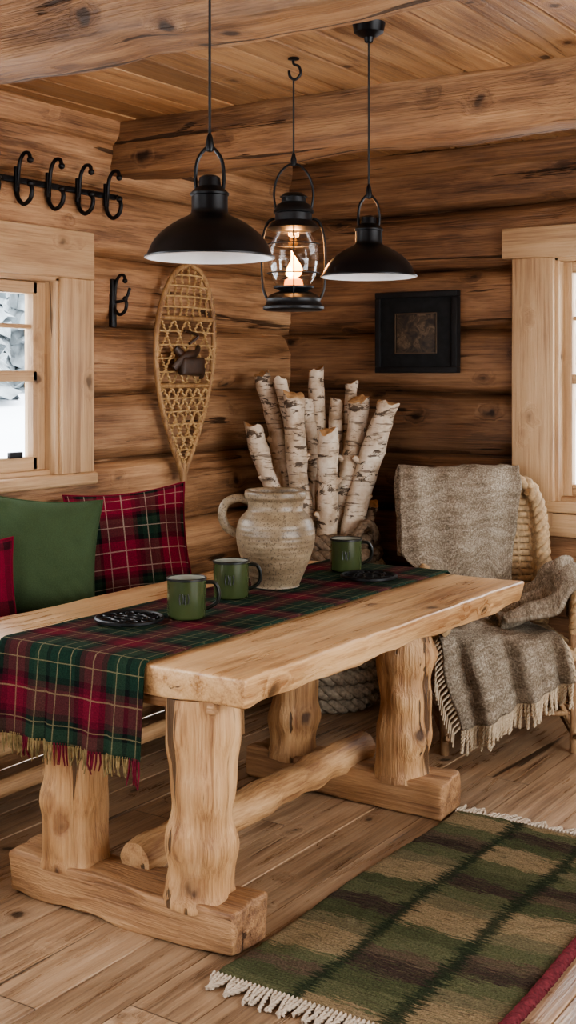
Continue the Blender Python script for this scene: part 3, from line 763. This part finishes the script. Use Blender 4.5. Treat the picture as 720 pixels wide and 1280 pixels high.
def thr2(a,b):
    i=b*(len(pq)-1); j=min(int(i),len(pq)-2); p=pq[j].lerp(pq[j+1],i-j)
    y=-.22+.42*a+.06*math.sin(b*4)
    w=CH(p.x,y,p.z+.030*math.sin(a*15+b*6)+.014*math.sin(a*31-b*5)); return w+noise.noise_vector(w*10)*.015
mb=MB(); mb.grid(thr2,36,60,0,(.4,.7),(.7,.3)); p2=mb.build('throw_over_arm',TWEED,180,.02)
mb=MB()
for i in range(50):
    a=(i+.5)/50; p=thr(a,1.0); L=.09+random.uniform(-.015,.015)
    dx=random.uniform(-.015,.015)
    q=cat([p+Vector((0,0,.01)),p+Vector((dx*.3,-.004,-L*.4)),p+CR*dx+Vector((0,-.004,-L))],4)
    mb.rope(q,.0072,2,.03,5)
for i in range(26):
    p=thr(0,.74+.26*i/26); q=[p,p-CR*.03+Vector((0,0,-.03)),p-CR*.035+Vector((0,0,-.085))]; mb.tube(q,[.005,.004,.003],5)
for i in range(12):
    p=thr(1,.84+.16*i/12); q=[p,p+CR*.02+Vector((0,0,-.03)),p+CR*.025+Vector((0,0,-.075))]; mb.tube(q,[.005,.004,.003],5)
p3=mb.build('throw_fringe',FR_THROW)
group('wool_throw_blanket',CC+Vector((0,0,.5)),[p1,p2,p3])

# ------------------------------------------------------------ rug
RA=U(265,1222,0); rw,rlg=.735,1.436
mb=MB()
def rugf(a,b):
    w=Vector((RA.x+rw*a+.006*math.sin(b*9),RA.y+rlg*b+.006*math.sin(a*7),0))
    e=min(a*rw,(1-a)*rw,b*rlg,(1-b)*rlg); w.z=.005+.013*min(1,e/.012)+.004*noise.noise(w*28)+.003*noise.noise(Vector((w.x*20,w.y*140,0)))*min(1,e/.012); return w
mb.grid(rugf,80,320,0,(rw,rlg)); p1=mb.build('rug_weave',RUG,180)
mb=MB(); mb.rope([(RA.x+rw+.006*math.sin(k/40*9)+.004,RA.y+rlg*k/40,.016) for k in range(41)],.018,3,.05,6)
p2=mb.build('rug_binding',plain('rug_red',(.13,.028,.034),.95,0,.4,90,.4,.1))
mb=MB()
for e in (0,1):
    for i in range(58):
        a=(i+.5)/58; x=RA.x+rw*a; sg=-1 if e==0 else 1; y=RA.y+rlg*e; L=.06+random.uniform(-.02,.02); dx=random.uniform(-.03,.03)
        q=cat([(x,y-sg*.006,.014),(x+dx*.2,y+sg*L*.4,.010),(x+dx,y+sg*L,.006)],4); mb.rope(q,.0062,2,.028,5)
p3=mb.build('rug_fringe',CREAM)
group('woven_rug',(RA.x+rw/2,RA.y+rlg/2,0),[p1,p2,p3])

# ------------------------------------------------------------ pendant lamps
def pendant(c,rr):
    k=rr/.148; top=CEIL; mb=MB()
    out=cat([(.148,0,0),(.144,0,.010),(.13,0,.038),(.108,0,.062),(.078,0,.083),(.05,0,.097),(.043,0,.104)],5)
    prof=[(q.x*k,q.z*k) for q in out]
    mb.lathe([(.151*k,-.001),(.151*k,.003)]+prof+[(.042*k,.112*k),(.042*k,.142*k),(.045*k,.144*k),(.045*k,.149*k),(.036*k,.158*k),(.026*k,.165*k),(.024*k,.185*k),(.016*k,.19*k),(.001,.192*k)],c,56,0)
    mb.lathe([(.151*k,-.001)]+[(q[0]-.003,q[1]-.002) for q in prof]+[(.03*k,.1*k),(.001,.1*k)],c,56,1)
    mb.lathe([(.001,.035),(.018,.04),(.026,.055),(.024,.07),(.016,.09),(.015,.1)],c,20,1)
    lp=[c+rv*x*k+Vector((0,0,z*k)) for x,z in ((-.03,.15),(-.033,.185),(-.028,.225),(-.012,.25),(0,.255),(.012,.25),(.028,.225),(.033,.185),(.03,.15))]
    mb.tube(cat(lp,5),.0042*k,8,0)
    z=.25*k
    mb.lathe([(.001,z-.006),(.008*k,z-.004),(.010*k,z+.01),(.007*k,z+.03),(.003,z+.04)],c,16,0)
    mb.tube([c+Vector((0,0,z+.02)),Vector((c.x,c.y,top-.02))],.0032,8,2)
    ct=Vector((c.x,c.y,top))
    mb.lathe([(.001,-.062),(.012,-.06),(.016,-.045),(.03,-.04),(.046,-.03),(.05,-.008),(.052,.0)],ct,32,0)
    o=mb.build('pendant_lamp',[ENAMEL_BLK,ENAMEL_WHT,CORD],40); centre(o,c)
pendant(WP(-.186,2.95,1.831),.152); PD=3.86; pendant(UD(461,346,PD),.147)

LD=4.28; c=UD(367,388,LD); KK=LD/4.05; mb=MB()
def S_(l): return [(r*KK,z*KK) for r,z in l]
mb.lathe(S_([(.001,0),(.094,0),(.1,.004),(.1,.012),(.092,.018),(.088,.03),(.09,.038),(.078,.05),(.06,.058),(.045,.062),(.05,.068),(.066,.072),(.066,.078),(.001,.08)]),c,40,0)
mb.lathe(S_([(.058,.255),(.068,.258),(.085,.268),(.072,.285),(.06,.292),(.06,.315),(.066,.318),(.066,.324),(.052,.345),(.04,.352),(.04,.368),(.046,.37),(.03,.382),(.001,.385)]),c,40,0)
mb.lathe(S_([(.001,.262),(.056,.262),(.058,.255)]),c,40,0)
for sg in (-1,1):
    P=[c+(rv*sg*x+Vector((0,0,z)))*KK for x,z in ((.082,.03),(.098,.07),(.103,.15),(.100,.23),(.085,.285),(.062,.3))]
    mb.tube(cat(P,8),.0048,10,0)
    P=[c+(dv*sg*x+Vector((0,0,z)))*KK for x,z in ((.075,.05),(.092,.1),(.096,.17),(.088,.24),(.07,.265))]
    mb.tube(cat(P,8),.0025,8,0)
for z,R_ in ((.12,.086),(.215,.084)):
    mb.tube([c+Vector((R_*math.cos(2*math.pi*i/36),R_*math.sin(2*math.pi*i/36),z))*KK for i in range(36)],.0022,6,closed=True)
P=[c+(rv*x+Vector((0,0,z)))*KK for x,z in ((-.058,.33),(-.064,.38),(-.054,.43),(-.03,.465),(0,.478),(.03,.465),(.054,.43),(.064,.38),(.058,.33))]
mb.tube(cat(P,6),.004,8,0)
mb.lathe(S_([(.001,.47),(.009,.472),(.01,.49),(.005,.51),(.001,.515)]),c,12,0)
ct=Vector((c.x,c.y,CEIL))
mb.tube([c+Vector((0,0,.50*KK)),ct+Vector((0,0,-.07))],.0032,8,1)
hk=[ct+Vector((0,0,.01)),ct+Vector((0,0,-.02)),ct+rv*.018+Vector((0,0,-.03)),ct+rv*.024+Vector((0,0,-.055)),ct+rv*.006+Vector((0,0,-.075)),ct-rv*.012+Vector((0,0,-.065)),ct-rv*.016+Vector((0,0,-.045))]
mb.tube(cat(hk,6),.005,8,0)
mb.lathe([(.018,0),(.02,-.006),(.001,-.008)],ct,16,0)
pa=mb.build('lantern_frame',[IRON,CORD],45)
mb=MB(); mb.lathe([(q.x,q.z) for q in cat([(a*KK,0,b*KK) for a,b in ((.056,.08),(.074,.11),(.083,.16),(.078,.21),(.06,.245),(.052,.26))],5)],c,40); pg=mb.build('glass_globe',LGLASS)
mb=MB(); mb.lathe([(.001,.08),(.034,.085),(.03,.105),(.014,.112),(.001,.113)],c,20); pw=mb.build('burner',WAX)
mb=MB(); mb.lathe([(q.x,q.z) for q in cat([(.001,0,.110),(.020,0,.118),(.029,0,.133),(.025,0,.150),(.014,0,.170),(.006,0,.190),(.001,0,.205)],4)],c,16)
for q in range(len(mb.v)):
    p=Vector(mb.v[q]); h_=(p.z-c.z-.11)/.09; mb.v[q]=tuple(p+rv*.008*math.sin(h_*4)*h_)
pf=mb.build('flame',FLAME)
mb=MB(); mb.lathe([(q.x,q.z) for q in cat([(.001,0,.112),(.010,0,.118),(.013,0,.126),(.007,0,.142),(.001,0,.152)],4)],c-dv*.026-rv*.014,12); pf2=mb.build('flame_core',FLAMEC)
group('hanging_lantern',c,[pa,pg,pw,pf,pf2])
def light(name,t,loc,e,col,**kw):
    l=bpy.data.lights.new(name,t); l.energy=e; l.color=col
    for a,b in kw.items(): setattr(l,a,b)
    o=bpy.data.objects.new(name,l); o.location=loc; bpy.context.collection.objects.link(o); return o
light('lantern_light','POINT',c+Vector((0,0,.22)),7,(1,.48,.18),shadow_soft_size=.03)

# ------------------------------------------------------------ wall objects
def onL(t,z,d=.04): return Vector((d,-t,z))
sy0,sH,sW=1.10,.965,.215; tc=.995
def hw(q):
    if q<.62: return sW*max(.0,math.sin(math.pi/2*q/.62))**.9
    return sW*math.sqrt(max(0,1-((q-.62)/.38)**2))
def SS(x,q,d=0):
    tl=.03*(q-.5)
    return Vector((.085+.03*(q-.3)**2+d,-tc-x+tl,sy0+sH*q))
mb=MB(); N=40; loop=[SS(-hw(q),q) for q in [i/N for i in range(2,N)]]+[SS(0,1.0)]+[SS(hw(q),q) for q in [i/N for i in range(N-1,1,-1)]]
loop=[SS(-.006,-.03),SS(-.008,.0)]+loop+[SS(.008,.0),SS(.006,-.03)]
mb.tube(loop,.013,10,0)
mb.tube([SS(0,-.035),SS(0,.05)],.015,10,0)
for q in (.42,.74): mb.tube([SS(-hw(q),q),SS(hw(q),q)],.012,8,0)
def seg(mb,pfun,q0,q1,r):
    run=[]
    for i in range(90):
        q=q0+(q1-q0)*i/89; x=pfun(q); ok=abs(x)<hw(q)-.003
        if ok: run.append(SS(x,q,.004*math.sin(i*1.3)))
        if (not ok or i==89) and run:
            if len(run)>1: mb.tube(run,r,5,1)
            run=[]
for q0,q1,sp,diag in ((.05,.42,.062,1),(.42,.74,.095,1),(.74,.995,.06,0)):
    if diag:
        for sl in (-1,1):
            for k in range(-14,15):
                seg(mb,lambda q,sl=sl,k=k,sp=sp,q0=q0: sl*(q-q0)*sH*.62+k*sp,q0,q1,.0058 if q1<.5 else .0048)
    else:
        for k in range(-4,5):
            seg(mb,lambda q,k=k: k*.048+.006*math.sin(q*60+k),q0,q1,.0042)
    n=int((q1-q0)*sH/(.055 if diag else .042))
    for i in range(1,n):
        q=q0+(q1-q0)*i/n; mb.tube([SS(-hw(q),q,.003),SS(0,q+.004,.006),SS(hw(q),q,.003)],.0038 if diag else .0048,5,1)
for i in range(4,36):
    q=i/38
    for sg in (-1,1):
        p=SS(sg*hw(q),q); mb.tube([p+Vector((-.004,0,-.006)),p+Vector((.016,0,0)),p+Vector((-.004,0,.008))],.0045,5,1)
ps=mb.build('snowshoe_frame_and_webbing',[SNOWF,RAWH],60)
mb=MB()
M3=Matrix.Translation(SS(0,.52,.03))
mb.rbox((-.01,-.09,-.05),(.035,.07,.035),.014,.03,.008,12,0,M3)
mb.tube(cat([SS(-.07,.60,.02),SS(-.02,.57,.04),SS(.06,.56,.05),SS(.12,.50,.03)],6),.02,8,flat=.5)
mb.tube(cat([SS(.1,.60,.02),SS(.03,.53,.05),SS(-.07,.50,.045),SS(-.10,.46,.02)],6),.018,8,flat=.5)
mb.tube(cat([SS(.0,.62,.02),SS(-.05,.66,.03),SS(.04,.68,.02)],6),.007,6)
pl_=mb.build('leather_binding',LEATHER,60)
group('snowshoe',SS(0,.5),[ps,pl_])
def hook(mb,t,z,k=1.0,dr=0):
    # forged double hook: upper prong rises and curls forward, lower prong sweeps out to a round knob
    def P(x,q,dy=0): return Vector((.045+x*k,-t+dy,z+q*k))
    mb.rbox((.038,-t-.012,z-.05*k),(.052,-t+.012,z+.05*k),.004,.05)
    mb.tube(cat([P(.005,-.03),P(.010,.03),P(.018,.07),P(.040,.098),P(.066,.096),P(.074,.074)],6),[.0080*k]*31,8)
    mb.tube(cat([P(.005,.02),P(.000,-.03),P(.008,-.075),P(.038,-.100),P(.072,-.084),P(.084,-.050),P(.076,-.024)],6),.0090*k,8)
    mb.ell(P(.074,.070),(.0135*k,)*3); mb.ell(P(.075,-.022),(.0145*k,)*3)
mb=MB(); zr=2.325
mb.rbox((.026,-2.45,zr-.012),(.042,-1.42,zr+.012),.004,.3)
for t in (1.49,1.665,1.84,2.015,2.19,2.365): hook(mb,t,zr,1.0)
for t in (1.42,1.575,1.75,1.93,2.10,2.28,2.45): mb.ell(onL(t,zr,.045),(.011,.011,.011))
o=mb.build('coat_hook_rail',IRON,60); centre(o,onL(1.9,zr))
ht=1.44
mb=MB(); mb.rbox((.025,-ht-.015,1.76),(.05,-ht+.015,1.97),.006,.05,.001); hook(mb,ht,1.90,.85)
mb.tube(cat([onL(ht,1.87,.04),onL(ht-.02,1.88,.09),onL(ht-.03,1.93,.11)],6),.007,8)
o=mb.build('wall_hook',IRON,60); centre(o,onL(ht,1.87))
mb=MB(); x0,x1,z0,z1=.575,1.025,1.565,1.965
fw=.03
for q in ((x0,x1,z1-fw,z1),(x0,x1,z0,z0+fw),(x0,x0+fw,z0+fw,z1-fw),(x1-fw,x1,z0+fw,z1-fw)): mb.rbox((q[0],-.085,q[2]),(q[1],-.04,q[3]),.004,.3)
p1=mb.build('frame',plain('frame_black',(.012,.012,.013),.6,0,.3,15,.1,.3))
mb=MB(); mb.rbox((x0+.02,-.075,z0+.02),(x1-.02,-.04,z1-.02),.001,.5); p2=mb.build('mat_board',plain('mat_dark',(.016,.017,.018),.8,0,.25,30,0,.2))
mb=MB(); mb.rbox((x0+.12,-.079,z0+.10),(x1-.12,-.07,z1-.11),.002,.5); p3=mb.build('print',PRINT)
mb=MB()
for q in ((x0+.11,x1-.11,z1-.11,z1-.105),(x0+.11,x1-.11,z0+.095,z0+.10),(x0+.11,x0+.115,z0+.1,z1-.11),(x1-.115,x1-.11,z0+.1,z1-.11)): mb.rbox((q[0],-.080,q[2]),(q[1],-.07,q[3]),.001,.5)
p4=mb.build('print_border',plain('print_border',(.09,.06,.035),.6))
group('framed_picture',((x0+x1)/2,-.05,(z0+z1)/2),[p1,p2,p3,p4])

# ------------------------------------------------------------ lighting
w=bpy.data.worlds.new('World'); bpy.context.scene.world=w; w.use_nodes=True
bg=w.node_tree.nodes['Background']; bg.inputs[0].default_value=(.9,.95,1,1); bg.inputs[1].default_value=7.5
def area(name,loc,rot,sx,sy,e,col):
    o=light(name,'AREA',loc,e,col,shape='RECTANGLE',size=sx,size_y=sy); o.rotation_euler=rot
area('area_key_right',(XR+.12,-2.7,1.45),(0,math.radians(90),0),1.5,3.3,95,(1,.98,.95))  # area lamp added outside the unseen right opening as key light
area('area_fill_front',(1.7,YF-.12,1.5),(math.radians(90),0,0),2.2,1.4,7,(1,.98,.95))  # weak area lamp added behind the camera as fill
area('area_key_left',(-.32,-(W5[0]+W5[1])/2,(W5[2]+W5[3])/2),(0,math.radians(-90),0),1.05,1.5,90,(.91,.96,1))  # area lamp added outside the unseen left opening as cool key light

cam=bpy.data.cameras.new('Camera'); co=bpy.data.objects.new('Camera',cam); bpy.context.collection.objects.link(co)
co.location=CAM; co.rotation_euler=(math.radians(90),0,yaw)
cam.sensor_fit='VERTICAL'; cam.sensor_height=36; cam.lens=36*F/1280; cam.shift_y=-170/1280; cam.clip_start=.05
bpy.context.scene.camera=co
try: bpy.context.scene.view_settings.look='AgX - Medium High Contrast'
except Exception as e: print(e)
